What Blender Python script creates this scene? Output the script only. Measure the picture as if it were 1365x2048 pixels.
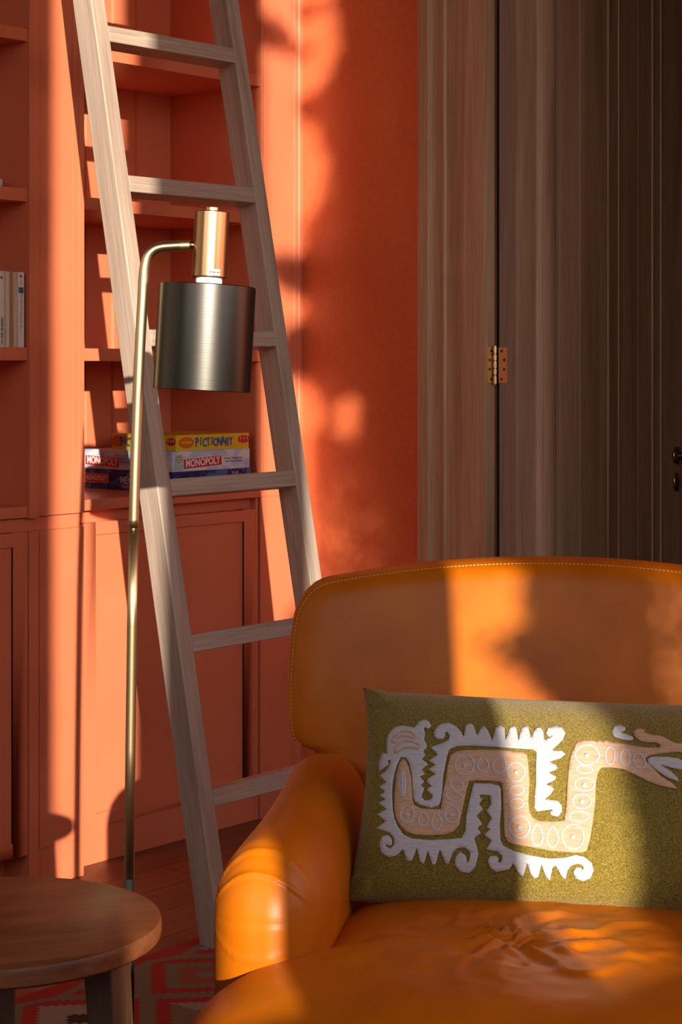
import bpy, bmesh, math, random
from mathutils import Vector, Matrix, noise
from mathutils.bvhtree import BVHTree
from mathutils.geometry import delaunay_2d_cdt, intersect_point_line
random.seed(7)
PI = math.pi
S = bpy.context.scene
for o in list(bpy.data.objects): bpy.data.objects.remove(o)
COL = S.collection

# ------------------------------------------------------------------ camera
F, H, HOR, CXP = 3892.0, 1.22, 735.0, 682.5
cam_d = bpy.data.cameras.new('camera'); cam = bpy.data.objects.new('camera', cam_d); COL.objects.link(cam)
cam.location = (0, 0, H); cam.rotation_euler = (PI/2, 0, 0)
cam_d.sensor_fit = 'VERTICAL'; cam_d.sensor_height = 36.0; cam_d.sensor_width = 24.0
cam_d.lens = F/2048*36.0
cam_d.shift_y = -(1024-HOR)/2048.0
cam_d.clip_start = 0.05; cam_d.clip_end = 200
S.camera = cam
S.view_settings.view_transform = 'Standard'; S.view_settings.look = 'None'
S.view_settings.exposure = 0.0; S.view_settings.gamma = 1.0; S.view_settings.use_curve_mapping = False

# ------------------------------------------------------------------ frames of the room
U = Vector((.631, .776, 0)).normalized()       # along the bookcase, away to the right
W = Vector((-U.y, U.x, 0))                     # into the bookcase
CORNER = Vector((-.1075, 5.39, 0))
TH = math.atan2(U.y, U.x)
ROOM = Matrix.Translation(CORNER) @ Matrix.Rotation(TH, 4, 'Z')
HS = Vector((-.1825, .9832, 0)).normalized()   # sun travel, horizontal
PS = Vector((HS.y, -HS.x, 0))                  # across the sun
TANE = .1805
def P(px, py, Y): return Vector(((px-CXP)/F*Y, Y, H-(py-HOR)/F*Y))
def room_at(q, y):                             # room-local x on plane y where the sun ray coordinate is q
    return (q - PS.dot(CORNER) - y*PS.dot(W))/PS.dot(U)
def sunz(q, y, zr):                            # height on that plane of the ray with reference height zr
    p = CORNER + U*room_at(q, y) + W*y
    return zr - TANE*HS.dot(p)

# ------------------------------------------------------------------ world, sun, daylight
SUN_E, SKY_E = 8.0, .95
wd = bpy.data.worlds.new('sky'); S.world = wd; wd.use_nodes = True
nt = wd.node_tree; bg = nt.nodes['Background']
tc = nt.nodes.new('ShaderNodeTexCoord'); sx = nt.nodes.new('ShaderNodeSeparateXYZ'); rp = nt.nodes.new('ShaderNodeValToRGB')
mr = nt.nodes.new('ShaderNodeMapRange'); mr.inputs[1].default_value = -1; mr.inputs[2].default_value = 1
nt.links.new(tc.outputs['Generated'], sx.inputs[0]); nt.links.new(sx.outputs['Z'], mr.inputs[0]); nt.links.new(mr.outputs[0], rp.inputs[0])
rp.color_ramp.elements[0].position = .47; rp.color_ramp.elements[0].color = (.28, .22, .14, 1)
rp.color_ramp.elements[1].position = .53; rp.color_ramp.elements[1].color = (1.0, .85, .74, 1)
e = rp.color_ramp.elements.new(.75); e.color = (.72, .76, .88, 1)
nt.links.new(rp.outputs[0], bg.inputs[0]); bg.inputs[1].default_value = SKY_E*3.4
sl = bpy.data.lights.new('sun', 'SUN'); sun = bpy.data.objects.new('sun', sl); COL.objects.link(sun)
sl.energy = SUN_E; sl.color = (1.0, .86, .70); sl.angle = math.radians(.35)
sd = Vector((HS.x, HS.y, -TANE)).normalized(); sun.rotation_euler = sd.to_track_quat('-Z', 'Y').to_euler(); sun.location = (1, -6, 4)

# ------------------------------------------------------------------ helpers
def tag(o, label=None, cat=None, group=None, kind=None):
    if label: o['label'] = label
    if cat: o['category'] = cat
    if group: o['group'] = group
    if kind: o['kind'] = kind
    return o
def thing(name, label, cat, mw=None, group=None):
    o = bpy.data.objects.new(name, None); COL.objects.link(o); o.empty_display_size = .05
    if mw is not None: o.matrix_world = mw
    return tag(o, label, cat, group)
def link(name, bm, mat, parent=None, mw=None, smooth=False, bevel=0, seg=2):
    me = bpy.data.meshes.new(name); bm.to_mesh(me); bm.free()
    if smooth:
        for p in me.polygons: p.use_smooth = True
    me.materials.append(mat)
    o = bpy.data.objects.new(name, me); COL.objects.link(o)
    if parent: o.parent = parent
    if mw is not None:
        if parent: o.matrix_local = mw
        else: o.matrix_world = mw
    if bevel:
        b = o.modifiers.new('bevel', 'BEVEL'); b.width = bevel; b.segments = seg; b.limit_method = 'ANGLE'; b.angle_limit = math.radians(35)
        for p in me.polygons: p.use_smooth = True
        w = o.modifiers.new('wn', 'WEIGHTED_NORMAL'); w.keep_sharp = True
    return o
def box(bm, x0, x1, y0, y1, z0, z1, M=None):
    vs = [Vector((x, y, z)) for x in (x0, x1) for y in (y0, y1) for z in (z0, z1)]
    if M is not None: vs = [M @ v for v in vs]
    v = [bm.verts.new(p) for p in vs]
    for f in ((0,1,3,2),(4,6,7,5),(0,4,5,1),(2,3,7,6),(0,2,6,4),(1,5,7,3)): bm.faces.new([v[i] for i in f])
    return bm
def B(*a, M=None): return box(bmesh.new(), *a, M=M)
def struct(name, bm, mat, mw=ROOM, **k):
    o = link(name, bm, mat, mw=mw, **k); o['kind'] = 'structure'; return o
def tube(bm, pts, r, n=16, cap=True):
    pts = [Vector(p) for p in pts]; rings = []
    up = Vector((0, 0, 1)); prev = None
    for i, p in enumerate(pts):
        t = (pts[min(i+1, len(pts)-1)]-pts[max(i-1, 0)]).normalized()
        if prev is None:
            a = t.orthogonal().normalized()
        else:
            a = (prev - t*prev.dot(t)).normalized()
        prev = a; b = t.cross(a)
        rr = r[i] if isinstance(r, (list, tuple)) else r
        rings.append([bm.verts.new(p + (a*math.cos(2*PI*k/n)+b*math.sin(2*PI*k/n))*rr) for k in range(n)])
    for i in range(len(rings)-1):
        for k in range(n): bm.faces.new([rings[i][k], rings[i][(k+1) % n], rings[i+1][(k+1) % n], rings[i+1][k]])
    if cap: bm.faces.new(rings[0][::-1]); bm.faces.new(rings[-1])
    return bm
def lathe(bm, prof, n=48, M=None):
    rings = []
    for r, z in prof:
        rings.append([bm.verts.new((M @ Vector((r*math.cos(2*PI*k/n), r*math.sin(2*PI*k/n), z))) if M else (r*math.cos(2*PI*k/n), r*math.sin(2*PI*k/n), z)) for k in range(n)])
    for i in range(len(rings)-1):
        for k in range(n): bm.faces.new([rings[i][k], rings[i][(k+1) % n], rings[i+1][(k+1) % n], rings[i+1][k]])
    if prof[0][0] > 1e-6: bm.faces.new(rings[0][::-1])
    if prof[-1][0] > 1e-6: bm.faces.new(rings[-1])
    bmesh.ops.remove_doubles(bm, verts=bm.verts, dist=1e-6); bmesh.ops.recalc_face_normals(bm, faces=bm.faces)
    return bm
def prism(poly, z0, z1, M=None):               # polygon in (x,y), extruded in z
    bm = bmesh.new()
    a = [bm.verts.new((M @ Vector((x, y, z0))) if M else (x, y, z0)) for x, y in poly]
    b = [bm.verts.new((M @ Vector((x, y, z1))) if M else (x, y, z1)) for x, y in poly]
    n = len(poly)
    bm.faces.new(a[::-1]); bm.faces.new(b)
    for i in range(n): bm.faces.new([a[i], a[(i+1) % n], b[(i+1) % n], b[i]])
    bmesh.ops.recalc_face_normals(bm, faces=bm.faces)
    return bm
def rbox(hx, hy, hz, rx, ry, rz, n=14, fn=None):
    bm = bmesh.new(); bmesh.ops.create_cube(bm, size=2)
    bmesh.ops.subdivide_edges(bm, edges=bm.edges, cuts=n, use_grid_fill=True)
    h = (hx, hy, hz); r = (rx, ry, rz)
    for v in bm.verts:
        p = []; q = []
        for i in range(3):
            t = v.co[i]
            t = math.copysign(abs(t)**.8, t)
            x = t*h[i]; c = max(-(h[i]-r[i]), min(h[i]-r[i], x)); p.append(c); q.append((x-c)/r[i])
        m = max(abs(a) for a in q); l = math.sqrt(sum(a*a for a in q))
        if l > 1e-9: q = [a/l*m for a in q]
        v.co = Vector([p[i]+q[i]*r[i] for i in range(3)])
        if fn: v.co = fn(v.co)
    return bm
def radial(outline, c, nr, fn):                # star-shaped solid: fn(x, y, rho, side) -> point
    bm = bmesh.new(); n = len(outline); sides = []
    rim = None
    for side in (1, -1):
        rings = []
        for k in range(nr+1):
            rho = math.sin(PI/2*k/nr)**.8 if k else 0
            if k == nr and side == -1: rings.append(rim); continue
            if k == 0: rings.append([bm.verts.new(fn(c[0], c[1], 0, side))]); continue
            ring = [bm.verts.new(fn(c[0]+(x-c[0])*rho, c[1]+(y-c[1])*rho, rho, side)) for x, y in outline]
            if k == nr: rim = ring
            rings.append(ring)
        for k in range(nr):
            for i in range(n):
                j = (i+1) % n
                if k == 0: f = [rings[0][0], rings[1][i], rings[1][j]]
                else: f = [rings[k][i], rings[k+1][i], rings[k+1][j], rings[k][j]]
                try: bm.faces.new(f)
                except ValueError: pass
    bmesh.ops.recalc_face_normals(bm, faces=bm.faces)
    return bm
def smooth_poly(pts, n=160, it=2):             # resample a closed polygon evenly, with rounded corners
    pts = [Vector((p[0], p[1])) for p in pts]
    for _ in range(it):
        q = []
        for i in range(len(pts)):
            a, b = pts[i], pts[(i+1) % len(pts)]
            q += [a.lerp(b, .25), a.lerp(b, .75)]
        pts = q
    L = [(pts[(i+1) % len(pts)]-pts[i]).length for i in range(len(pts))]; T = sum(L); out = []; i = 0; acc = 0
    for k in range(n):
        t = T*k/n
        while acc+L[i] < t: acc += L[i]; i += 1
        out.append(tuple(pts[i].lerp(pts[(i+1) % len(pts)], (t-acc)/max(L[i], 1e-9))))
    return out
def text(name, body, size, mat, parent, M, depth=.0002, sx=1.0, align='CENTER', shear=0.0, bold=0.0):
    cu = bpy.data.curves.new(name, 'FONT'); cu.body = body; cu.size = size; cu.align_x = align; cu.align_y = 'CENTER'
    cu.extrude = depth; cu.shear = shear; cu.offset = bold; cu.resolution_u = 3
    tmp = bpy.data.objects.new(name, cu); COL.objects.link(tmp)
    dg = bpy.context.evaluated_depsgraph_get(); me = bpy.data.meshes.new_from_object(tmp.evaluated_get(dg))
    bpy.data.objects.remove(tmp); bpy.data.curves.remove(cu)
    for v in me.vertices: v.co.x *= sx
    me.materials.clear(); me.materials.append(mat)
    o = bpy.data.objects.new(name, me); COL.objects.link(o)
    if parent: o.parent = parent
    o.matrix_local = M
    return o

# ------------------------------------------------------------------ materials
def mat(name, col, rough=.5, metal=0, spec=.5, coat=0, sheen=0):
    m = bpy.data.materials.new(name); m.use_nodes = True; b = m.node_tree.nodes['Principled BSDF']
    b.inputs['Base Color'].default_value = (*col, 1); b.inputs['Roughness'].default_value = rough; b.inputs['Metallic'].default_value = metal
    b.inputs['Specular IOR Level'].default_value = spec; b.inputs['Coat Weight'].default_value = coat; b.inputs['Sheen Weight'].default_value = sheen
    return m
def nd(m, t, **k):
    n = m.node_tree.nodes.new(t)
    for a, v in k.items(): setattr(n, a, v)
    return n
def lk(m, a, b): m.node_tree.links.new(a, b)
def textured(name, cols, scale, rough=.5, bump=.1, bdist=.002, detail=6, spec=.5, metal=0, coat=0, sheen=0, fine=None, rrange=None, pos=None, distort=0):
    m = mat(name, cols[0], rough, metal, spec, coat, sheen); b = m.node_tree.nodes['Principled BSDF']
    tcn = nd(m, 'ShaderNodeTexCoord'); mp = nd(m, 'ShaderNodeMapping'); mp.inputs['Scale'].default_value = scale
    nz = nd(m, 'ShaderNodeTexNoise'); nz.inputs['Scale'].default_value = 1; nz.inputs['Detail'].default_value = detail; nz.inputs['Distortion'].default_value = distort
    r = nd(m, 'ShaderNodeValToRGB'); els = r.color_ramp.elements
    pos = pos or [.3+.4*i/(len(cols)-1) for i in range(len(cols))]
    els[0].position = pos[0]; els[0].color = (*cols[0], 1); els[1].position = pos[-1]; els[1].color = (*cols[-1], 1)
    for i in range(1, len(cols)-1):
        e = els.new(pos[i]); e.color = (*cols[i], 1)
    lk(m, tcn.outputs['Object'], mp.inputs[0]); lk(m, mp.outputs[0], nz.inputs[0]); lk(m, nz.outputs[0], r.inputs[0]); lk(m, r.outputs[0], b.inputs['Base Color'])
    src = nz.outputs[0]
    if fine:
        mp2 = nd(m, 'ShaderNodeMapping'); mp2.inputs['Scale'].default_value = fine
        n2 = nd(m, 'ShaderNodeTexNoise'); n2.inputs['Scale'].default_value = 1; n2.inputs['Detail'].default_value = 4
        lk(m, tcn.outputs['Object'], mp2.inputs[0]); lk(m, mp2.outputs[0], n2.inputs[0]); src = n2.outputs[0]
        mx = nd(m, 'ShaderNodeMix', data_type='RGBA', blend_type='MULTIPLY'); mx.inputs[0].default_value = .45
        r2 = nd(m, 'ShaderNodeValToRGB'); r2.color_ramp.elements[0].position = .35; r2.color_ramp.elements[0].color = (.55, .5, .46, 1); r2.color_ramp.elements[1].position = .6; r2.color_ramp.elements[1].color = (1, 1, 1, 1)
        lk(m, n2.outputs[0], r2.inputs[0]); lk(m, r.outputs[0], mx.inputs[6]); lk(m, r2.outputs[0], mx.inputs[7]); lk(m, mx.outputs[2], b.inputs['Base Color'])
    if bump:
        bp = nd(m, 'ShaderNodeBump'); bp.inputs['Strength'].default_value = bump; bp.inputs['Distance'].default_value = bdist
        lk(m, src, bp.inputs['Height']); lk(m, bp.outputs[0], b.inputs['Normal'])
    if rrange:
        q = nd(m, 'ShaderNodeMapRange'); q.inputs[3].default_value = rrange[0]; q.inputs[4].default_value = rrange[1]
        lk(m, nz.outputs[0], q.inputs[0]); lk(m, q.outputs[0], b.inputs['Roughness'])
    return m
PAINT = textured('terracotta_satin_paint', [(.67, .185, .088), (.72, .205, .10)], (5, 5, 5), rough=.36, bump=.05, bdist=.0006, fine=None, spec=.32)
WALLP = textured('terracotta_wall_paint', [(.70, .17, .062), (.77, .195, .072)], (60, 60, 60), rough=.38, bump=.12, bdist=.0006, spec=.45)
OAK = textured('pale_limed_oak', [(.35, .265, .21), (.45, .355, .285), (.52, .43, .355)], (26, 26, 1.6), rough=.55, bump=.25, bdist=.0008, fine=(300, 300, 7), distort=.6)
OAKH = textured('pale_limed_oak_rung', [(.35, .265, .21), (.45, .355, .285), (.52, .43, .355)], (1.8, 26, 30), rough=.55, bump=.25, bdist=.0008, fine=(7, 300, 300), distort=.8)
DOORW = textured('fumed_oak', [(.42, .235, .13), (.54, .33, .20), (.62, .40, .26)], (16, 16, .8), rough=.48, bump=.3, bdist=.0006, fine=(240, 240, 5), distort=.7)
DOOREDGE = textured('fumed_oak_edge', [(.32, .22, .17), (.37, .255, .20)], (16, 16, .8), rough=.55, bump=.2, bdist=.0006, fine=(240, 240, 5))
TABLEW = textured('oiled_walnut_table', [(.11, .033, .009), (.18, .06, .02), (.23, .085, .035)], (4, 22, 22), rough=.42, bump=.15, bdist=.0005, fine=(12, 200, 200), distort=.8)
TABLEL = textured('oiled_walnut_leg', [(.07, .038, .02), (.12, .066, .036)], (30, 30, 3), rough=.5, bump=.2, bdist=.0005, fine=(200, 200, 12))
BRASS = mat('brushed_brass', (.62, .47, .26), .34, 1)
BRASSD = mat('aged_brass_head', (.46, .29, .15), .24, 1)
HINGE = mat('hinge_brass', (.80, .52, .24), .42, 1)
HANDLE = mat('handle_brass', (.45, .33, .16), .25, 1)
GUN = mat('gunmetal_shade', (.075, .072, .066), .27, 1)
BLACKM = mat('black_metal', (.010, .010, .010), .5, 0)
DARK = mat('dark_gap', (.012, .01, .009), .9)
for m_ in (BRASS, BRASSD, GUN):
    b_ = m_.node_tree.nodes['Principled BSDF']; b_.inputs['Anisotropic'].default_value = .5
    t_ = nd(m_, 'ShaderNodeTexCoord'); mp_ = nd(m_, 'ShaderNodeMapping'); mp_.inputs['Scale'].default_value = (2, 2, 900)
    n_ = nd(m_, 'ShaderNodeTexNoise'); n_.inputs['Scale'].default_value = 1; bp_ = nd(m_, 'ShaderNodeBump'); bp_.inputs['Strength'].default_value = .08; bp_.inputs['Distance'].default_value = .0004
    lk(m_, t_.outputs['Object'], mp_.inputs[0]); lk(m_, mp_.outputs[0], n_.inputs[0]); lk(m_, n_.outputs[0], bp_.inputs['Height']); lk(m_, bp_.outputs[0], b_.inputs['Normal'])
def leather(name):
    m = textured(name, [(.45, .105, .001), (.53, .135, .002), (.60, .16, .003)], (7, 7, 7), rough=.40, bump=0, spec=.32, coat=.0)
    b = m.node_tree.nodes['Principled BSDF']
    t = nd(m, 'ShaderNodeTexCoord'); v = nd(m, 'ShaderNodeTexVoronoi'); v.inputs['Scale'].default_value = 420
    n = nd(m, 'ShaderNodeTexNoise'); n.inputs['Scale'].default_value = 30; n.inputs['Detail'].default_value = 5
    a = nd(m, 'ShaderNodeBump'); a.inputs['Strength'].default_value = .12; a.inputs['Distance'].default_value = .0006
    c = nd(m, 'ShaderNodeBump'); c.inputs['Strength'].default_value = .10; c.inputs['Distance'].default_value = .002
    lk(m, t.outputs['Object'], v.inputs[0]); lk(m, t.outputs['Object'], n.inputs[0]); lk(m, v.outputs[0], a.inputs['Height']); lk(m, n.outputs[0], c.inputs['Height'])
    lk(m, a.outputs[0], c.inputs['Normal']); lk(m, c.outputs[0], b.inputs['Normal'])
    return m
LEATHER = leather('tan_leather')
LEGW = mat('dark_leg_wood', (.05, .025, .015), .4)
THREAD = mat('ochre_thread', (.75, .42, .10), .7)
FELT = textured('olive_boucle', [(.10, .072, .006), (.20, .145, .014), (.31, .23, .03)], (420, 420, 420), rough=.95, bump=.9, bdist=.0025, detail=3, sheen=.25)
EMBW = textured('white_embroidery', [(.44, .44, .48), (.56, .56, .60)], (60, 500, 60), rough=.8, bump=.6, bdist=.0012, detail=3)
EMBT = textured('tan_embroidery', [(.50, .30, .19), (.64, .41, .27)], (60, 400, 400), rough=.85, bump=.6, bdist=.0012, detail=3)
WHITE = mat('white_paint', (.75, .73, .70), .5)
PLASTIC = mat('white_plastic', (.8, .8, .8), .35)
PAPER = textured('white_paper', [(.66, .60, .55), (.74, .69, .64)], (60, 60, 8), rough=.7, bump=0)
CREAM = textured('cream_paper', [(.50, .36, .25), (.66, .50, .37)], (90, 90, 6), rough=.75, bump=0)
CREAM2 = textured('ivory_paper', [(.62, .52, .43), (.72, .63, .54)], (90, 90, 6), rough=.75, bump=0)
BROWN = mat('spine_brown', (.36, .20, .11), .75)
INK = mat('black_ink', (.03, .03, .03), .6); INKG = mat('grey_ink', (.22, .20, .20), .6)
REDP = mat('red_print', (.62, .02, .025), .35); BLUEP = mat('blue_print', (.02, .12, .42), .35)
YELP = textured('yellow_box_print', [(.80, .52, .015), (.84, .58, .03)], (30, 30, 30), rough=.35, bump=0)
ORP = mat('orange_print', (.65, .17, .02), .35); WHP = mat('white_print', (.78, .76, .78), .35); GRNP = mat('pale_green_print', (.45, .60, .42), .4)
LBL = textured('pale_sky_print', [(.44, .56, .78), (.58, .66, .80), (.76, .78, .84)], (16, 16, 26), rough=.3, bump=0, detail=1, pos=[.42, .5, .56])
DBL = textured('dark_blue_print', [(.012, .02, .11), (.02, .05, .20), (.06, .16, .40)], (26, 26, 34), rough=.28, bump=0, detail=2, pos=[.4, .52, .62], distort=1.2)
NAVY = mat('navy_spine_print', (.03, .10, .22), .5)
SILV = mat('silver_print', (.62, .64, .70), .35)
CEILM = mat('ceiling_plaster', (.38, .33, .28), .9)
# floor boards: seams from a brick pattern in the room's own axes
def floor_mat():
    m = mat('oiled_floor_boards', (.3, .1, .05), .42); b = m.node_tree.nodes['Principled BSDF']
    t = nd(m, 'ShaderNodeTexCoord'); br = nd(m, 'ShaderNodeTexBrick'); br.offset = .37
    br.inputs['Scale'].default_value = 1; br.inputs['Brick Width'].default_value = 1.9; br.inputs['Row Height'].default_value = .14
    br.inputs['Mortar Size'].default_value = .0016; br.inputs['Color1'].default_value = (.17, .055, .024, 1); br.inputs['Color2'].default_value = (.24, .085, .04, 1); br.inputs['Mortar'].default_value = (.03, .012, .008, 1)
    mp = nd(m, 'ShaderNodeMapping'); mp.inputs['Scale'].default_value = (2, 40, 1); n = nd(m, 'ShaderNodeTexNoise'); n.inputs['Scale'].default_value = 1; n.inputs['Detail'].default_value = 6; n.inputs['Distortion'].default_value = .7
    mx = nd(m, 'ShaderNodeMix', data_type='RGBA', blend_type='MULTIPLY'); mx.inputs[0].default_value = .7
    r = nd(m, 'ShaderNodeValToRGB'); r.color_ramp.elements[0].position = .3; r.color_ramp.elements[0].color = (.5, .42, .36, 1); r.color_ramp.elements[1].position = .65; r.color_ramp.elements[1].color = (1.1, 1.05, 1, 1)
    lk(m, t.outputs['Object'], br.inputs[0]); lk(m, t.outputs['Object'], mp.inputs[0]); lk(m, mp.outputs[0], n.inputs[0]); lk(m, n.outputs[0], r.inputs[0])
    lk(m, br.outputs[0], mx.inputs[6]); lk(m, r.outputs[0], mx.inputs[7]); lk(m, mx.outputs[2], b.inputs['Base Color'])
    return m
FLOORM = floor_mat()

# ------------------------------------------------------------------ room shell
XL, YB, ZC = -6.7, -5.2, 3.75
struct('floor', B(XL-.3, 2.6, YB-.3, .9, -.1, 0), FLOORM)
struct('ceiling', B(XL-.3, 2.6, YB-.3, .9, ZC, ZC+.1), CEILM)
PLASTER = mat('warm_plaster', (.30, .25, .20), .9)
struct('wall_left', B(XL-.3, 0, .37, .5, 0, ZC), PLASTER)
D0, D1 = .6226, 1.56                            # door opening along the wall, from the corner
bm = B(0, .12, -D0+.0, .9, 0, ZC); box(bm, 0, .12, YB, -D1, 0, ZC); box(bm, 0, .12, -D1, -D0, 2.5, ZC)
struct('wall_right', bm, WALLP)
struct('wall_hall', B(2.5, 2.6, YB, .9, 0, ZC), WHITE)
struct('wall_hall_near', B(.12, 2.5, -2.3, -2.2, 0, ZC), WHITE)
struct('wall_hall_far', B(.12, 2.5, .8, .9, 0, ZC), WHITE)
# window wall opposite the bookcase: sun openings follow the beams, the last is added to light the door
def wall_with_openings(name, along, a0, a1, b0, b1, ops, axis):
    bm = bmesh.new(); ops = sorted(ops); c = a0
    def add(s, e_, z0, z1):
        if e_-s > 1e-4 and z1-z0 > 1e-4:
            if axis == 'x': box(bm, s, e_, b0, b1, z0, z1)
            else: box(bm, b0, b1, s, e_, z0, z1)
    for s, e_, z0, z1 in ops:
        add(c, s, 0, ZC); add(s, e_, 0, z0); add(s, e_, z1, ZC); c = e_
    add(c, a1, 0, ZC)
    return struct(name, bm, PLASTER)
YW = YB
def opn(q0, q1, zr0=None, zr1=None, z0=.2, z1=3.6):
    xa, xb = room_at(q0, YW), room_at(q1, YW)
    if zr0 is not None: z0 = sunz((q0+q1)/2, YW, zr0)
    if zr1 is not None: z1 = sunz((q0+q1)/2, YW, zr1)
    return (min(xa, xb), max(xa, xb), z0, min(z1, ZC-.08))
OPS = [opn(.157, .383, zr0=.845), opn(.735, 1.32, zr0=.915), opn(2.5, 4.15, z0=1.5, z1=3.6)]
wall_with_openings('wall_back', 'x', XL, 0, YW, YW-.025, OPS, 'x')
OPL = [(-4.4, -2.9, 1.9, 3.6), (-2.5, -1.0, 1.9, 3.6)]
wall_with_openings('wall_side', 'y', YB, .9, XL-.03, XL, OPL, 'y')
def glazing_bars(name, x0, x1, z0, z1, mw, label):
    bm = bmesh.new()
    for x in (x0, x1-.04): box(bm, x, x+.04, -.03, .02, z0, z1)
    for z in (z0, z1-.04): box(bm, x0, x1, -.03, .02, z, z+.04)
    o = link(name, bm, WHITE, mw=mw); o['kind'] = 'structure'; return o
# portals: tell the renderer where daylight enters
def portal(x0, x1, z0, z1, mw):
    l = bpy.data.lights.new('portal', 'AREA'); l.shape = 'RECTANGLE'; l.size = x1-x0; l.size_y = z1-z0
    o = bpy.data.objects.new('window_portal', l); COL.objects.link(o); l.cycles.is_portal = True
    o.matrix_world = mw @ Matrix.Translation(((x0+x1)/2, 0, (z0+z1)/2)) @ Matrix.Rotation(PI/2, 4, 'X')
for op in OPS: portal(op[0], op[1], op[2], op[3], ROOM @ Matrix.Translation((0, YW-.05, 0)))
for op in OPL:
    portal(op[0], op[1], op[2], op[3], ROOM @ Matrix.Translation((XL-.05, 0, 0)) @ Matrix.Rotation(-PI/2, 4, 'Z') @ Matrix.Scale(-1, 4, (1, 0, 0)) @ Matrix.Identity(4)) if False else None
    l = bpy.data.lights.new('portal', 'AREA'); l.shape = 'RECTANGLE'; l.size = op[1]-op[0]; l.size_y = op[3]-op[2]; l.cycles.is_portal = True
    o = bpy.data.objects.new('window_portal', l); COL.objects.link(o)
    o.matrix_world = ROOM @ Matrix.Translation((XL-.06, (op[0]+op[1])/2, (op[2]+op[3])/2)) @ Matrix.Rotation(-PI/2, 4, 'Z') @ Matrix.Rotation(PI/2, 4, 'X')

# ------------------------------------------------------------------ door and its frame
def dprof(pts, z0, z1): return prism(pts, z0, z1)
ZD = 2.5
arch = [(0, -.4195), (-.028, -.4195), (-.030, -.4215), (-.030, -.4555), (-.028, -.457), (-.021, -.4575), (-.0185, -.464), (-.0175, -.476), (-.0185, -.487), (-.0205, -.4945), (-.0215, -.498), (-.0205, -.5015), (-.014, -.5045), (-.014, -.6228), (.044, -.6228), (.044, -.62), (0, -.62)]
bm = dprof(arch, 0, ZD)
struct('trim_1', bm, DOORW, bevel=.0008)
struct('trim_2', B(-.014, .03, -D1-.16, -D1, 0, ZD), DOORW)
struct('trim_3', B(-.014, .03, -D1-.16, -.4195, ZD, ZD+.16), DOORW)
struct('door_gap_shade', B(.045, .12, -.6395, -.6227, 0, ZD), DARK)  # near-black block stands in for the deep shade between jamb and door
YF = -.6903
door = thing('door_1', None, None, ROOM @ Matrix.Translation((.03, YF, 0))); door['kind'] = 'structure'
# leaf in plan: x = distance from the hinge edge, y = 0 is the visible face
XS = [.0528, .0878, .1588, .207, .3056, .4513, .5065, .689, .7368]
DW = .905; T = .0495
plan = [(0, 0)]
def groove(x, w=.003, d=.003): return [(x-w, 0), (x-w*.3, d), (x+w*.3, d), (x+w, 0)]
plan += groove(.0878, .0022, .0025)
for k in range(9):                               # raised rounded stave
    t = k/8; plan.append((.096+.094*t, -.020*math.sin(PI*t)**.8 if 0 < t < 1 else 0))
plan += [(.192, .003), (.195, .003), (.197, 0)]
plan += groove(.207, .002, .002) + groove(.3056, .0026, .003)
plan += [(.447, 0), (.4485, -.004), (.4535, -.004), (.455, 0)]
plan += [(.5035, 0), (.505, -.003), (.508, -.003), (.5095, .001)]
plan += groove(.61, .0022, .0025)
plan += [(.686, 0), (.6875, -.004), (.691, -.004), (.6925, 0)]
plan += [(.7345, 0), (.736, -.003), (.739, -.003), (.7405, 0)]
plan += [(DW, 0), (DW, T), (0, T)]
plan = [p for i, p in enumerate(plan) if i == 0 or (p[0] > plan[i-1][0]-1e-9 or i >= len(plan)-2)]
link('door_leaf', prism(plan, .01, ZD-.01), DOORW, door)
link('door_edge', B(-.0015, 0, .0, T, .01, ZD-.01), DOOREDGE, door)
# lever and keyhole plate
hx = .847-.03
hz = H-177/F*5.60
M_ = Matrix.Translation((hx+.012, 0, hz)) @ Matrix.Rotation(PI/2, 4, 'X')
hnd = link('door_handle', lathe(bmesh.new(), [(.026, 0), (.026, .006), (.022, .009), (.011, .010), (.010, .045), (0, .045)], 32, M_), HANDLE, door, smooth=True)
bm = tube(bmesh.new(), [(hx+.012, -.045, hz), (hx-.002, -.052, hz+.001), (hx-.018, -.053, hz+.001)], [.0085, .0085, .008], 20)
tube(bm, [(hx+.012, -.045, hz), (hx+.05, -.05, hz), (hx+.075, -.05, hz)], .008, 16)
link('lever', bm, HANDLE, hnd, smooth=True)
kz = hz-.076
link('keyhole_plate', lathe(bmesh.new(), [(.024, 0), (.024, .004), (.020, .007), (0, .007)], 36, Matrix.Translation((hx+.010, 0, kz)) @ Matrix.Rotation(PI/2, 4, 'X') @ Matrix.Scale(1.15, 4, (0, 1, 0)) @ Matrix.Scale(.8, 4, (1, 0, 0))), HANDLE, door, smooth=True)
bm = lathe(bmesh.new(), [(.0045, 0), (.0045, .0085), (0, .0085)], 16, Matrix.Translation((hx+.010, 0, kz+.006)) @ Matrix.Rotation(PI/2, 4, 'X'))
box(bm, hx+.0075, hx+.0125, -.0085, 0, kz-.014, kz+.006)
link('keyhole', bm, DARK, door)
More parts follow.
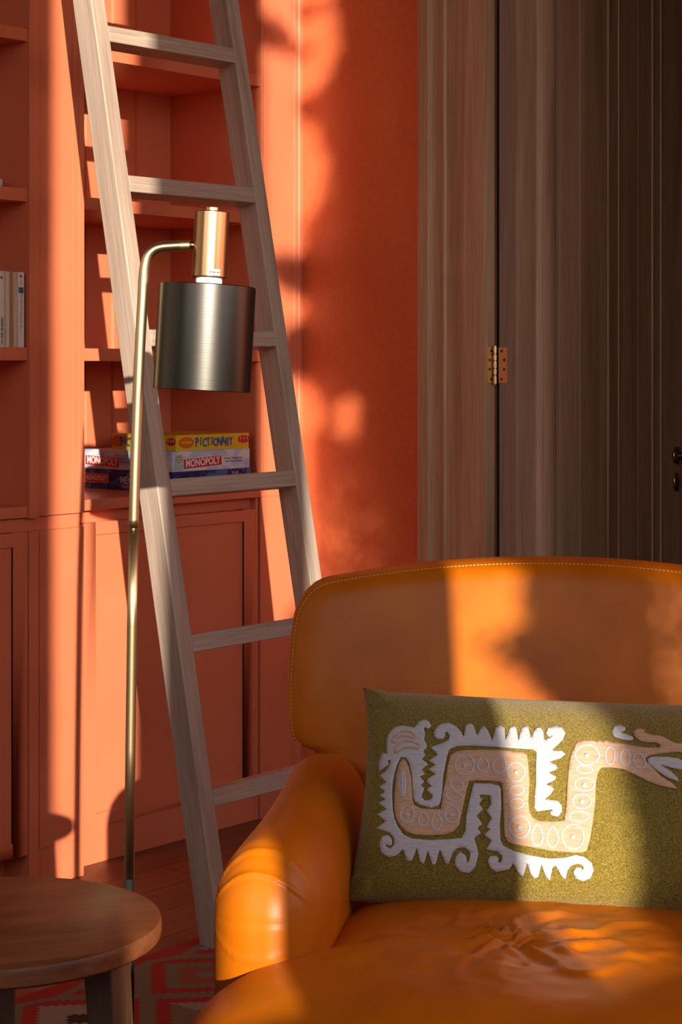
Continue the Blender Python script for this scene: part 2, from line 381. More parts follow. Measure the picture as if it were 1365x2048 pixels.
# hinge
hg = thing('door_hinge', 'brass butt hinge with screws joining door frame and door edge', 'hinge', ROOM @ Matrix.Translation((.0, 0, 0)))
zt, zb = H-(693-HOR)/F*4.985, H-(768-HOR)/F*4.985
def screw(bm, M): lathe(bm, [(.0034, 0), (.0034, .0006), (.0012, -.0002), (0, -.0002)], 14, M)
l1 = link('hinge_leaf', B(-.002, .028, -.6252, -.6226, zb+.002, zt-.002), HINGE, hg, bevel=.0003)
l2 = link('hinge_leaf', B(.0262, .0285, -.6655, -.640, zb+.002, zt-.002), HINGE, hg, bevel=.0003)
bm = bmesh.new(); hh = zt-zb; n5 = [(.0, .2), (.215, .235), (.245, .40), (.42, .60), (.62, .775), (.785, .815), (.82, 1.0)]
for i, (a, b) in enumerate(n5):
    r = .0052 if i not in (1, 5) else .0038
    tube(bm, [(.0225, -.6318, zb+hh*a), (.0225, -.6318, zb+hh*b)], r, 20)
tube(bm, [(.0225, -.6318, zb-.002), (.0225, -.6318, zt+.003)], .003, 12)
link('hinge_knuckle', bm, mat('hinge_knuckle_brass', (.92, .70, .42), .3, 1), hg, smooth=False, bevel=.0006)
for zf, dx in ((.13, .8), (.39, .3), (.64, .3), (.88, .8)):
    zz = zb+hh*zf
    bm = bmesh.new(); screw(bm, Matrix.Translation((.026, -.6435-.0145*(1-dx)*1.1-.003, zz)) @ Matrix.Rotation(-PI/2, 4, 'Y')); link('screw', bm, BLACKM, hg)
    bm = bmesh.new(); screw(bm, Matrix.Translation((.004+.012*dx, -.6254, zz)) @ Matrix.Rotation(PI/2, 4, 'X')); link('screw', bm, BLACKM, hg)

# ------------------------------------------------------------------ built-in bookcase
SH = [2.341, 1.979, 1.606, 1.236, .870]; ST = [.030, .030, .031, .031, .027]   # undersides and thicknesses
def bx(x0, x1, y0, y1, z0, z1): return B(x0, x1, y0, y1, z0, z1)
def door_panel(par, x0, x1, z0, z1, yf, t=.022, sw=.04, swr=None, tr=.032):
    swr = swr or sw
    bm = B(x0, x0+sw, yf, yf+t, z0, z1); box(bm, x1-swr, x1, yf, yf+t, z0, z1)
    box(bm, x0+sw, x1-swr, yf, yf+t, z0, z0+tr); box(bm, x0+sw, x1-swr, yf, yf+t, z1-tr, z1)
    bmesh.ops.remove_doubles(bm, verts=bm.verts, dist=1e-5)
    d = link('cabinet_door', bm, PAINT, par, bevel=.0015)
    link('door_panel', B(x0+sw-.002, x1-swr+.002, yf+.006, yf+t-.002, z0+tr-.002, z1-tr+.002), PAINT, d)
    return d
# centre bay
bc = thing('bookcase', 'terracotta open bookcase bay behind the ladder, board games on its lowest shelf', 'bookcase', ROOM)
XA, XB, YBK = -.8788+.02, -.1711, .34
link('side_panel', bx(XA-.02, XA, .0, YBK, .87, ZC), PAINT, bc)
link('side_panel', bx(XB, XB+.012, .0, YBK, .87, ZC), PAINT, bc, bevel=.001)
bp_ = [(XA, YBK)]
for xg in (-.79, -.70, -.61, -.50+.0, -.3983-.0, -.3084):
    bp_ += [(xg-.006, YBK), (xg-.003, YBK+.004), (xg, YBK-.001), (xg+.003, YBK+.004), (xg+.006, YBK)]
bp_ += [(XB, YBK), (XB, YBK+.02), (XA, YBK+.02)]
link('back_panel', prism(bp_, .87, ZC), PAINT, bc)
for z, t in zip(SH[:4], ST[:4]): link('shelf', bx(XA, XB, .002, YBK, z, z+t), PAINT, bc, bevel=.0015)
link('shelf', bx(XA, XB, -.004, YBK, SH[4], SH[4]+ST[4]), PAINT, bc, bevel=.0015)
bcab = thing('base_cabinet', 'terracotta base cabinet with one panelled door, under the board games', 'cabinet', ROOM)
link('cabinet_body', bx(XA-.02, -.1792+.004, .026, YBK, .09, .869), PAINT, bcab)
link('kickboard', bx(XA-.02, -.1792+.004, .008, .028, 0, .09), PAINT, bcab)
d = door_panel(bcab, -.8241-.02, -.1914, .0915, .839, .002, sw=.0594, swr=.0463, tr=.031)
link('frame_stile', bx(-.1895, -.1792, .004, .028, 0, .869), PAINT, bcab, bevel=.001)
# right pilaster against the corner
pr = thing('pilaster', 'terracotta pilaster between the bookcase bay and the corner, with a beaded edge', 'pilaster', ROOM)
link('face_board', bx(-.1792 if False else XB+.0121, -.0423, -.001, .36, .87, ZC), PAINT, pr, bevel=.001)
link('lower_board', bx(-.1792+.0041, -.0423, -.001, .36, 0, .8699), PAINT, pr, bevel=.001)
bd = [(-.0423, .36), (-.0423, .002), (-.036, .002), (-.0335, -.003), (-.0211, -.003)]
for k in range(7): bd.append((-.0175-.0036*math.cos(PI*k/6), -.003-.0036*math.sin(PI*k/6)))
bd += [(-.0135, -.001), (0, -.001), (0, .36)]
link('bead_moulding', prism(bd, 0, ZC), PAINT, pr)
# left pilaster
pl = thing('pilaster', 'wide terracotta pilaster left of the ladder, split at counter height', 'pilaster', ROOM)
YP = -.058
def pil(z0, z1):
    pts = [(-1.0281, .36), (-1.0281, YP), (-.9154-.003, YP), (-.9154-.0015, YP+.003), (-.9154, YP), (-.8976, YP), (-.8976+.0015, YP+.003), (-.8976+.003, YP), (-.8788, YP), (-.8788, .36)]
    return prism(pts, z0, z1)
link('upper_board', pil(.872, ZC), PAINT, pl)
link('middle_band', bx(-1.0281, -.8788-.003, YP+.012, .35, .838, .8719), PAINT, pl)
link('lower_panel', bx(-1.0218, -.8976, YP, .34, .0915, .8379), PAINT, pl, bevel=.001)
link('corner_post', bx(-.8970, -.8788, YP+.001, .34, 0, .8379), PAINT, pl, bevel=.001)
link('kickboard', bx(-1.0281, -.8971, YP+.004, .34, 0, .0914), PAINT, pl)
# left bay
bl = thing('bookcase', 'terracotta open bookcase bay at the left picture edge, holding paperbacks', 'bookcase', ROOM)
XC = -1.95
YL = -.065
link('frame_stile', bx(-1.0579, -1.0284, YL, .33, .868, ZC), PAINT, bl, bevel=.0012)
link('side_panel', bx(XC-.03, XC, YL, .33, .868, ZC), PAINT, bl)
link('back_panel', bx(XC, -1.0607, .30, .33, .868, ZC), PAINT, bl)
for z, t in zip(SH, ST): link('shelf', bx(XC, -1.0581, YL+.008, .30, z, z+t), PAINT, bl, bevel=.0015)
bcl = thing('base_cabinet', 'terracotta base cabinet at the left edge, under the bay of paperbacks', 'cabinet', ROOM)
link('cabinet_body', bx(XC, -1.0579, YL+.03, .33, .10, .8679), PAINT, bcl)
link('kickboard', bx(XC, -1.0581, YL+.09, YL+.11, 0, .10), PAINT, bcl)
link('middle_band', bx(XC, -1.0284, YL+.018, .33, .8382, .8678), PAINT, bcl)
link('frame_stile', bx(-1.0579, -1.0284, YL+.001, .33, 0, .838), PAINT, bcl, bevel=.001)
door_panel(bcl, XC+.01, -1.0600, .085, .838, YL+.004, sw=.05, swr=.045, tr=.034)

# ------------------------------------------------------------------ paperbacks and the white book
def marks(name, x, z0, z1, size, m, par, seed):   # worn, unreadable spine print: short strokes, no words
    rk = random.Random(seed); bm = bmesh.new(); z = z0
    while z < z1:
        w = rk.uniform(.25, .9)*size*.35; h = rk.choice((.5, .8, 1.0))*size*.5
        box(bm, x-h, x+h, -.0006, 0, z, z+w); z += w+rk.uniform(.25, .5)*size*.4
    return link(name, bm, m, par)
def room_x(px, y):
    r = (px-CXP)/F; p = CORNER+W*y
    return (r*p.y-p.x)/(U.x-r*U.y)
books = [(-8, 8.6, 541.5, PAPER, 'white paperback with heavy black lettering, leftmost of the shelved row'),
         (9, 19, 542.5, CREAM2, 'slim ivory paperback with a tan left edge, beside the heavy black lettered one'),
         (19.6, 34.6, 543.5, CREAM, 'cream paperback with a brown stripe, between the ivory and the sea-titled books'),
         (35.2, 48.6, 544, PAPER, 'white paperback with a small blue square, at the right end of the row')]
YSP = YL+.0105
for i, (a, b, top, m, lab) in enumerate(books):
    x0, x1 = room_x(a, YSP), room_x(b, YSP); Yc = (CORNER+U*x0+W*YSP).y
    hgt = H+(HOR-top)/F*Yc-1.267
    bk = thing('paperback_book', lab, 'book', ROOM @ Matrix.Translation((x0, YSP, 1.267)), 'paperbacks on the left shelf')
    w = x1-x0-.0004
    cov = B(0, .0008, 0, .112, 0, hgt); box(cov, w-.0008, w, 0, .112, 0, hgt); box(cov, 0.0008, w-.0008, 0, .001, 0, hgt)
    link('cover', cov, m, bk, bevel=.0003)
    link('pages', B(.0009, w-.0009, .0012, .109, .002, hgt-.002), CREAM2, bk)
    R = Matrix.Rotation(PI/2, 4, 'X')
    up = Matrix.Rotation(-PI/2, 4, 'Y')
    Mt = lambda x, z: Matrix.Translation((x, -.0004, z)) @ Matrix.Rotation(-PI/2, 4, 'Y') @ Matrix.Rotation(PI/2, 4, 'X')
    if i == 0:
        marks('spine_title', w*.74, .006, hgt*.40, .0075, INK, bk, 4)
        link('spine_mark', B(w*.55, w*.78, -.0005, 0, hgt*.90, hgt*.93), INK, bk)
    elif i == 1:
        link('spine_stripe', B(.0004, w*.36, -.0004, 0, 0, hgt), CREAM, bk)
        marks('spine_title', w*.2, hgt*.07, hgt*.26, .0028, INKG, bk, 5)
    elif i == 2:
        link('spine_stripe', B(.0004, w*.42, -.0004, 0, 0, hgt), BROWN, bk)
        marks('spine_title', w*.44, hgt*.05, hgt*.36, .0036, INKG, bk, 6)
    else:
        text('spine_title', 'My Old Man and the Sea', .0088, INKG, bk, Mt(w*.55, hgt*.48), sx=.92)
        link('spine_picture', B(w*.15, w*.88, -.0004, 0, hgt*.72, hgt*.80), NAVY, bk)
        bm = lathe(bmesh.new(), [(.0030, 0), (.0030, .0004), (.0022, .0004), (.0022, 0)], 20, Matrix.Translation((w*.5, 0, hgt*.945)) @ Matrix.Rotation(PI/2, 4, 'X'))
        box(bm, w*.5-.0005, w*.5+.0005, -.0004, 0, hgt*.83, hgt*.90)
        link('spine_mark', bm, INK, bk)
zz = 1.637
wb = thing('white_book', 'small white book lying flat on the shelf above the paperbacks', 'book', ROOM @ Matrix.Translation((room_x(4.5, YL+.05)-.15, YL+.05, zz)))
bm = B(0, .15, 0, .11, 0, .002); box(bm, 0, .15, 0, .11, .0195, .0215); box(bm, .148, .15, 0, .11, .002, .0195)
link('cover', bm, PAPER, wb, bevel=.0006); link('pages', B(0.002, .147, .003, .107, .0022, .0193), CREAM2, wb)

# ------------------------------------------------------------------ board games
ZS = SH[4]+ST[4]
def gamebox(name, label, xc, yc, z, w, d, h, m, rot=0.0, lid=.0012):
    t = thing(name, label, 'board game', ROOM @ Matrix.Translation((xc, yc, z)) @ Matrix.Rotation(rot, 4, 'Z'))
    link('box_tray', B(.001, w-.001, .001, d-.001, 0, h*.5), WHP, t)
    link('box_lid', B(0, w, 0, d, .001, h), m, t, bevel=.0008)
    return t
FR = lambda x, z, w=0: Matrix.Translation((x, -.0004, z)) @ Matrix.Rotation(PI/2, 4, 'X')                      # on the front, reading along +x
SD = lambda y, z: Matrix.Translation((-.0004, y, z)) @ Matrix.Rotation(-PI/2, 4, 'Z') @ Matrix.Rotation(PI/2, 4, 'X')  # on the left side
gx = room_x(343, .005)
def px2x(px, y=.005): return room_x(px, y)-gx
w1 = px2x(498)
# lowest: dark blue
g1 = gamebox('board_game_box', 'dark blue board game box, bottom of the stack on the shelf', gx, .000, ZS, w1+.003, .325, .054, DBL, .0)
# middle: pale blue-white
g2 = gamebox('board_game_box', 'pale sky-blue board game box with red banners, middle of the stack', gx, .002, ZS+.0545, w1, .325, .0515, LBL)
# top: yellow
gx3 = room_x(352, .008); w3 = room_x(498, .008)-gx3
g3 = gamebox('board_game_box', 'yellow board game box lying on top of the stack', gx3, .008, ZS+.1065, w3, .235, .0415, YELP)
def banner(par, M, w, h, col, t=.0006):
    return link('red_banner' if col is REDP else 'print_patch', B(-w/2, w/2, -h/2, h/2, 0, t, M=M), col, par)
def word(par, M, s, size, m, sx=1.0, bold=0.0, shear=0): return text('lettering', s, size, m, par, M @ Matrix.Translation((0, 0, .0007)), sx=sx, bold=bold, shear=shear)
def banner_word(par, M, w, h, size, sx):
    link('banner_edge', B(-w/2-.0012, w/2+.0012, -h/2-.0012, h/2+.0012, 0, .0003, M=M), WHP, par)
    banner(par, M, w, h, REDP); word(par, M, 'MONOPOLY', size, WHP, sx, bold=.0009)
tilt = Matrix.Rotation(math.radians(2.5), 4, 'Z')
h2 = .0515
banner_word(g2, FR(px2x(404), h2*.42) @ tilt, .143, .0245, .0265, .88)
word(g2, FR(px2x(465), h2*.56), 'Property Trading Game', .0075, INKG); word(g2, FR(px2x(466), h2*.40), 'from Parker Brothers', .0075, INKG)
link('print_patch', prism([(-.014, -.019), (0, -.013), (.014, -.019), (.014, .019), (-.014, .019)], 0, .0005, M=FR(px2x(356), h2*.50)), GRNP, g2)
for k, s in enumerate(('Includes', 'Short Game', 'Rules')): word(g2, FR(px2x(356), h2*(.74-.13*k)), s, .0058, INKG)
for k, (cx_, cz_, r_) in enumerate(((.05, .008, .016), (.075, .006, .020), (.17, .042, .012), (.215, .008, .014), (.235, .010, .018))):
    pass
# side (reads along -y, i.e. towards the viewer): y of a pixel on the left side plane
def side_y(px, x):
    r = (px-CXP)/F; p = CORNER+U*x
    return (r*p.y-p.x)/(W.x-r*W.y)
ys = side_y(206, gx)
banner_word(g2, SD(ys, h2*.40) @ Matrix.Rotation(-math.radians(2), 4, 'Z'), .128, .0245, .0265, .78)
word(g2, SD(side_y(258, gx), h2*.56), 'Property Trading Game', .0075, INKG); word(g2, SD(side_y(259, gx), h2*.40), 'from Parker Brothers', .0075, INKG)
# dark blue box
h1 = .054
link('banner_edge', B(-.046, .046, -.0118, .0118, 0, .0003, M=SD(side_y(193, gx), h1*.55)), WHP, g1)
banner(g1, SD(side_y(193, gx), h1*.55), .090, .0215, REDP); word(g1, SD(side_y(193, gx), h1*.55), 'MONOPOLY', .0175, WHP, .82, bold=.0003)
word(g1, SD(side_y(258, gx), h1*.50), 'MEGA', .026, SILV, .9, bold=.0006); word(g1, SD(side_y(262, gx), h1*.80), 'THE', .010, SILV, 1.6); word(g1, SD(side_y(262, gx), h1*.20), 'EDITION', .011, SILV, 1.5)
word(g1, FR(px2x(467), h1*.80), 'THE', .010, SILV, 1.6); word(g1, FR(px2x(467), h1*.45), 'MEGA', .026, SILV, .9, bold=.0006)
# yellow box
h3 = .0415
def wavy(par, Mf, s, step, size, m, sx=1.0):
    n = len(s)
    for i, c in enumerate(s):
        off = (i-(n-1)/2)*step
        M = Mf @ Matrix.Translation((off, .0022*math.sin(i*2.1), 0)) @ Matrix.Rotation(.16*math.sin(i*2.7+1), 4, 'Z')
        word(par, M, c, size*(1.12 if i == 0 else 1), m, sx, bold=.0009)
wavy(g3, FR(room_x(428, .008)-gx3, h3*.5), 'PICTIONARY', .0145, .030, BLUEP, .80)
wavy(g3, SD(side_y(273, gx3)-.008, h3*.5), 'PICTIONARY', .0120, .030, BLUEP, .68)
def pill(par, M, w, h): return link('red_badge', prism([(w/2*x-(0 if x < 0 else 0), h/2*y) for x, y in smooth_poly([(-1, -1), (1, -1), (1, 1), (-1, 1)], 40, 3)], 0, .0005, M=M), REDP, par)
pm = FR(w3-.0215, h3*.60); pill(g3, pm, .044, .020)
for k, s in enumerate('242'): word(g3, pm @ Matrix.Translation((-.013+.013*k, .0022, 0)), '3'if k==0 else ('4' if k==1 else '2'), .0085, WHP, bold=.0003); word(g3, pm @ Matrix.Translation((-.013+.013*k, -.0052, 0)), '+', .005, WHP)
pm = SD(.0165, h3*.58); pill(g3, pm, .032, .020)
for k in range(3): word(g3, pm @ Matrix.Translation((-.010+.010*k, .002, 0)), '342'[k], .008, WHP, bold=.0003)
def oval(par, M, w, h, m): return link('orange_oval', prism([(w/2*math.cos(2*PI*k/40), h/2*math.sin(2*PI*k/40)) for k in range(40)], 0, .0005, M=M), m, par)
om = FR(room_x(373, .008)-gx3, h3*.52); oval(g3, om, .056, .030, ORP); link('oval_print', B(-.019, .019, -.002, .0025, .0004, .0008, M=om), YELP, g3)
om = SD(side_y(236, gx3)-.008, h3*.52); oval(g3, om, .046, .030, ORP)

# ------------------------------------------------------------------ ladder
LEAN = .185
FRT = Vector((-.2235, 4.0875, 0))       # front-right foot corner of the near stile (refined by checks)
def lad_local():
    # frame: x along U (rung direction), z up the stile (leaning), y into the room's wall
    zax = (Vector((0, 0, 1)) + W*LEAN - U*.006).normalized(); UU = (U-zax*U.dot(zax)).normalized(); yax = zax.cross(UU).normalized()
    M = Matrix.Identity(4)
    for i in range(3): M[i][0] = UU[i]; M[i][1] = yax[i]; M[i][2] = zax[i]
    M.translation = FRT
    return M
LM = lad_local()
lad = thing('library_ladder', 'pale limed oak library ladder leaning against the terracotta bookcase', 'ladder', LM)
SW_, SDp, LLEN = .043, .060, 3.0
RW = .413                               # clear width between stiles
def stile(x0):
    bm = B(x0, x0+SW_, 0, SDp, 0, LLEN)
    return bm
def cut_foot(bm):                       # foot trimmed level with the floor
    for v in bm.verts:
        if v.co.z < .01:
            v.co.z = .0075-LEAN*v.co.y
    return bm
s1 = link('stile', cut_foot(stile(-SW_)), OAK, lad, bevel=.004, seg=3)
s2 = link('stile', cut_foot(stile(RW)), OAK, lad, bevel=.004, seg=3)
# rung heights from the picture: bottoms of the front face where they meet the near stile
def zl(px, py):                         # distance up the ladder's front line seen at a pixel row
    best = None
    a, b = 0, 3
    for _ in range(60):
        m = (a+b)/2; p = LM @ Vector((0, 0, m)); y = HOR+(H-p.z)/p.y*F
        if y > py: a = m
        else: b = m
    return a
for i, py in enumerate((82.5, 383, 692, 992, 1304.7, 1614)):
    z = zl(0, py)
    link('rung', B(-.001, RW+.001, .001, .055, z, z+.0375), OAKH, lad, bevel=.0025)
z = zl(0, 82.5)
for k in (1, 2, 3): link('rung', B(-.001, RW+.001, .001, .055, z+.334*k, z+.334*k+.0375), OAKH, lad, bevel=.0025)

# ------------------------------------------------------------------ floor lamp
YLP = 3.03
lamp = thing('floor_lamp', 'brass arched floor lamp with a dark metal drum shade, between side table and ladder', 'floor lamp', Matrix.Translation((P(258, 1760, YLP).x, YLP, 0)))
L0 = Vector((P(258, 1760, YLP).x, YLP, 0))
def LP(px, py): return P(px, py, YLP)-L0
cl = [(258.5, 1757), (261, 1500), (264.5, 1250), (267.5, 1056)]
link('lower_pole', tube(bmesh.new(), [LP(*p) for p in cl], .0080, 24), BRASS, lamp, smooth=True)
up = [(267.5, 1056), (272, 900), (280, 700), (285.5, 600), (287.5, 560), (290, 535), (296, 513), (308, 499.5), (323, 494), (340, 492.3), (362, 491)]
def spline(pts, n=6):
    out = []
    for i in range(len(pts)-1):
        p0 = pts[max(i-1, 0)]; p1 = pts[i]; p2 = pts[i+1]; p3 = pts[min(i+2, len(pts)-1)]
        for k in range(n):
            t = k/n
            out.append(tuple(.5*((2*p1[j])+(-p0[j]+p2[j])*t+(2*p0[j]-5*p1[j]+4*p2[j]-p3[j])*t*t+(-p0[j]+3*p1[j]-3*p2[j]+p3[j])*t**3) for j in range(len(p1))))
    out.append(tuple(pts[-1])); return out
bm = tube(bmesh.new(), [LP(*p) for p in spline(up)], .0083, 24)
link('upper_pole', bm, BRASS, lamp, smooth=True)
bm = tube(bmesh.new(), [LP(360, 491.2), LP(380, 490.4)], .0080, 24); link('arm_collar', bm, mat('collar_brass', (.85, .62, .30), .3, 1), lamp, bevel=.0005)
link('arm_pin', tube(bmesh.new(), [LP(378, 490.5), LP(392, 490)], .0066, 20), BRASSD, lamp, smooth=True)
link('pole_socket', tube(bmesh.new(), [LP(258.5, 1757), LP(258, 2196)], .0079, 20), BLACKM, lamp, smooth=True)
base = lathe(bmesh.new(), [(.15, .0), (.15, .010), (.146, .014), (.02, .016), (.012, .03), (0, .03)], 64); link('base_plate', base, BLACKM, lamp, bevel=.001)
tl = math.radians(2.6)
HC = LP(421.5, 490)
HM = Matrix.Translation(HC) @ Matrix.Rotation(tl, 4, 'Y') @ Matrix.Rotation(math.radians(-2), 4, 'X')
k_ = YLP/F
hd = link('lamp_head', lathe(bmesh.new(), [(.026, -66*k_), (.0272, -65*k_), (.0272, 65*k_), (.026, 66*k_)], 64), BRASSD, lamp, mw=HM, smooth=False, bevel=.0008)
link('switch_knob', lathe(bmesh.new(), [(.0102, 66*k_), (.0102, 75*k_), (.0092, 76*k_)], 32), mat('knob_brass', (.85, .62, .32), .3, 1), hd, bevel=.0006)
pr_ = []
for k in range(5): pr_ += [(.0205, -(66+3.4*k)*k_), (.0215, -(67+3.4*k)*k_), (.0205, -(68.4+3.4*k)*k_)]
link('threaded_neck', lathe(bmesh.new(), pr_, 32), PLASTIC, hd, smooth=True)
stk = link('warning_sticker', B(-.0085, .0085, -.0052, .0052, 0, .0003, M=Matrix.Rotation(math.radians(22), 4, 'Z') @ Matrix.Translation((0, -.02735, -57*k_)) @ Matrix.Rotation(PI/2, 4, 'X')), PAPER, hd)
text('sticker_text', 'E27 MAX 60W', .0034, INK, stk, Matrix.Rotation(math.radians(22), 4, 'Z') @ Matrix.Translation((0, -.0279, -57*k_)) @ Matrix.Rotation(PI/2, 4, 'X'), sx=.78, bold=.00012)
SHC = LP(409.5, 676)
SM = Matrix.Translation(SHC) @ Matrix.Rotation(math.radians(3.0), 4, 'Y') @ Matrix.Rotation(math.radians(-1.0), 4, 'X')
r_ = 97.5*k_; hh_ = 105*k_
shd = link('lamp_shade', lathe(bmesh.new(), [(.020, hh_-.001), (r_-.0015, hh_), (r_, hh_-.0012), (r_, -hh_+.0006), (r_-.0006, -hh_), (r_-.0016, -hh_+.0006), (r_-.0016, hh_-.003), (.020, hh_-.003)], 96), GUN, lamp, mw=SM, bevel=0)
for p_ in shd.data.polygons: p_.use_smooth = True
es = shd.modifiers.new('es', 'EDGE_SPLIT'); es.split_angle = math.radians(35)
link('bulb', lathe(bmesh.new(), [(0, -.055), (.012, -.053), (.022, -.043), (.027, -.028), (.024, -.012), (.014, .008), (.013, .03), (0, .03)], 32), mat('opal_bulb', (.85, .85, .82), .2), shd, smooth=True)

# ------------------------------------------------------------------ side table
TC = Vector((-.420, 2.3644, 0))
tb = thing('side_table', 'small round walnut side table in the lower left corner', 'side table', Matrix.Translation(TC) @ Matrix.Rotation(math.radians(20), 4, 'Z'))
R_ = .2012
link('table_top', lathe(bmesh.new(), [(0, .524), (R_-.006, .524), (R_-.001, .528), (R_, .533), (R_, .544), (R_-.0015, .5485), (R_-.005, .55), (0, .55)], 128), TABLEW, tb, smooth=False, bevel=0)
for p_ in bpy.data.objects['table_top'].data.polygons: p_.use_smooth = True
es = bpy.data.objects['table_top'].modifiers.new('es', 'EDGE_SPLIT'); es.split_angle = math.radians(40)
for a in (-20, 100, 220):
    ang = math.radians(a-20)
    M = Matrix.Rotation(ang, 4, 'Z') @ Matrix.Translation((.150, 0, .524)) @ Matrix.Rotation(math.radians(-4), 4, 'Y')
    bm = bmesh.new(); box(bm, -.019, .019, -.026, .026, -.5215, -.002)
    for v in bm.verts:
        if v.co.z < -.3: v.co.x *= .75; v.co.y *= .8
        v.co = M @ v.co
        if v.co.z < .05: v.co.z = .0065
    link('leg', bm, TABLEL, tb, bevel=.003)

# ------------------------------------------------------------------ rug
def rug_mat():
    m = mat('kilim_wool', (.5, .1, .05), .95); b = m.node_tree.nodes['Principled BSDF']
    t = nd(m, 'ShaderNodeTexCoord'); s = nd(m, 'ShaderNodeSeparateXYZ'); lk(m, t.outputs['Object'], s.inputs[0])
    def math_(op, a, b_=None, c=None):
        n = nd(m, 'ShaderNodeMath', operation=op)
        for i, v in enumerate((a, b_, c)):
            if v is None: continue
            if isinstance(v, (int, float)): n.inputs[i].default_value = v
            else: lk(m, v, n.inputs[i])
        return n.outputs[0]
    nz = nd(m, 'ShaderNodeTexNoise'); nz.inputs['Scale'].default_value = 240; lk(m, t.outputs['Object'], nz.inputs[0])
    jit = math_('MULTIPLY', math_('SUBTRACT', nz.outputs[0], .5), .010)
    yq = math_('MULTIPLY', math_('FLOOR', math_('DIVIDE', s.outputs['Y'], .012)), .012)
    x = math_('ADD', s.outputs['X'], jit)
    xs = math_('DIVIDE', math_('ADD', x, 1.086), .34)
    px_ = math_('ABSOLUTE', math_('SUBTRACT', math_('FRACT', xs), .5))
    par = math_('PINGPONG', math_('FLOOR', xs), 1)
    py_ = math_('ABSOLUTE', math_('SUBTRACT', math_('FRACT', math_('DIVIDE', math_('ADD', yq, .36), .34)), .5))
    d = math_('ADD', px_, py_)
    RED = (.50, .022, .010, 1); OL = (.26, .20, .12, 1); OR = (.42, .09, .03, 1); GW = (.42, .35, .31, 1); PU = (.05, .025, .03, 1); LV = (.27, .22, .26, 1)
    def ramp(seq):
        r = nd(m, 'ShaderNodeValToRGB'); r.color_ramp.interpolation = 'CONSTANT'; lk(m, d, r.inputs[0])
        els = r.color_ramp.elements; els[0].position = 0; els[0].color = seq[0][1]; els[1].position = seq[1][0]; els[1].color = seq[1][1]
        for p_, c in seq[2:]:
            e = els.new(p_); e.color = c
        return r.outputs[0]
    ra = ramp([(0, LV), (.07, OR), (.21, OL), (.33, RED), (.45, OL), (.58, RED), (.70, GW), (.9, PU)])
    rb = ramp([(0, PU), (.10, GW), (.33, RED), (.45, OL), (.58, RED), (.70, OL), (.9, LV)])
    class r_: pass
    mm = nd(m, 'ShaderNodeMix', data_type='RGBA'); lk(m, par, mm.inputs[0]); lk(m, ra, mm.inputs[6]); lk(m, rb, mm.inputs[7])
    # border stripe of red then olive along the long edge
    edge = math_('ADD', s.outputs['Y'], math_('MULTIPLY', math_('ABSOLUTE', math_('SUBTRACT', math_('FRACT', math_('DIVIDE', x, .17)), .5)), .05))
    bor = math_('GREATER_THAN', edge, -.028); bor2 = math_('GREATER_THAN', edge, -.048)
    m1 = nd(m, 'ShaderNodeMix', data_type='RGBA'); lk(m, bor2, m1.inputs[0]); lk(m, mm.outputs[2], m1.inputs[6]); m1.inputs[7].default_value = OL
    m2 = nd(m, 'ShaderNodeMix', data_type='RGBA'); lk(m, bor, m2.inputs[0]); lk(m, m1.outputs[2], m2.inputs[6]); m2.inputs[7].default_value = RED
    w = nd(m, 'ShaderNodeTexWave'); w.inputs['Scale'].default_value = 130; w.bands_direction = 'Y'; w.inputs['Distortion'].default_value = .4; lk(m, t.outputs['Object'], w.inputs[0])
    mw = nd(m, 'ShaderNodeMix', data_type='RGBA', blend_type='MULTIPLY'); mw.inputs[0].default_value = .45; lk(m, m2.outputs[2], mw.inputs[6]); lk(m, w.outputs[0], mw.inputs[7])
    lk(m, mw.outputs[2], b.inputs['Base Color'])
    bp = nd(m, 'ShaderNodeBump'); bp.inputs['Strength'].default_value = .5; bp.inputs['Distance'].default_value = .002; lk(m, w.outputs[0], bp.inputs['Height']); lk(m, bp.outputs[0], b.inputs['Normal'])
    return m
rug = link('kilim_rug', B(-2.6, .0, -2.9, 0, .0005, .006), rug_mat(), mw=ROOM @ Matrix.Translation((-.35, -.634, 0)), bevel=.001)
tag(rug, 'flat-woven red, olive and grey kilim rug with stepped diamonds, under the armchair', 'rug')

# ------------------------------------------------------------------ armchair
CA = math.atan2(-.199, .98)
CO = Vector((.286, 3.03, 0))
CM = Matrix.Translation(CO) @ Matrix.Rotation(CA, 4, 'Z')
ch = thing('armchair', 'tan leather armchair with rolled arms, sunlit, an olive cushion on its seat', 'armchair', CM)
# backrest
topz = lambda x: .912 - .27*(x-.045)**2
XLb, XRb = -.405, .56
ol = [(XLb+.045+(XRb-XLb-.09)*k/24, topz(XLb+.045+(XRb-XLb-.09)*k/24)) for k in range(25)]
lft = [(XLb+.024, topz(XLb)-.006), (XLb+.008, topz(XLb)-.030), (XLb+.001, .80), (XLb-.003, .73), (XLb-.002, .65), (XLb+.004, .612), (XLb+.022, .598), (XLb+.06, .590), (XLb+.065, .36)]
outl = ol + [(XRb-(x-XLb), z) for x, z in lft] + lft[::-1]
outl = smooth_poly(outl, 220, 2)
def lean_y(z, x): return .010 + (z-.5)*.20 + .10*x*x
def back_fn(x, z, rho, side):
    if side > 0: y = lean_y(z, x-.07) - .062*(1-rho**26)**.5 + .0 + .012*math.exp(-((z-.56)/.1)**2)
    else: y = lean_y(z, x-.07) + .085*(1-rho**8)**.5
    return (x, y+.062, z)
bkr = link('backrest', radial(outl, (.078, .66), 34, back_fn), LEATHER, ch, smooth=True)
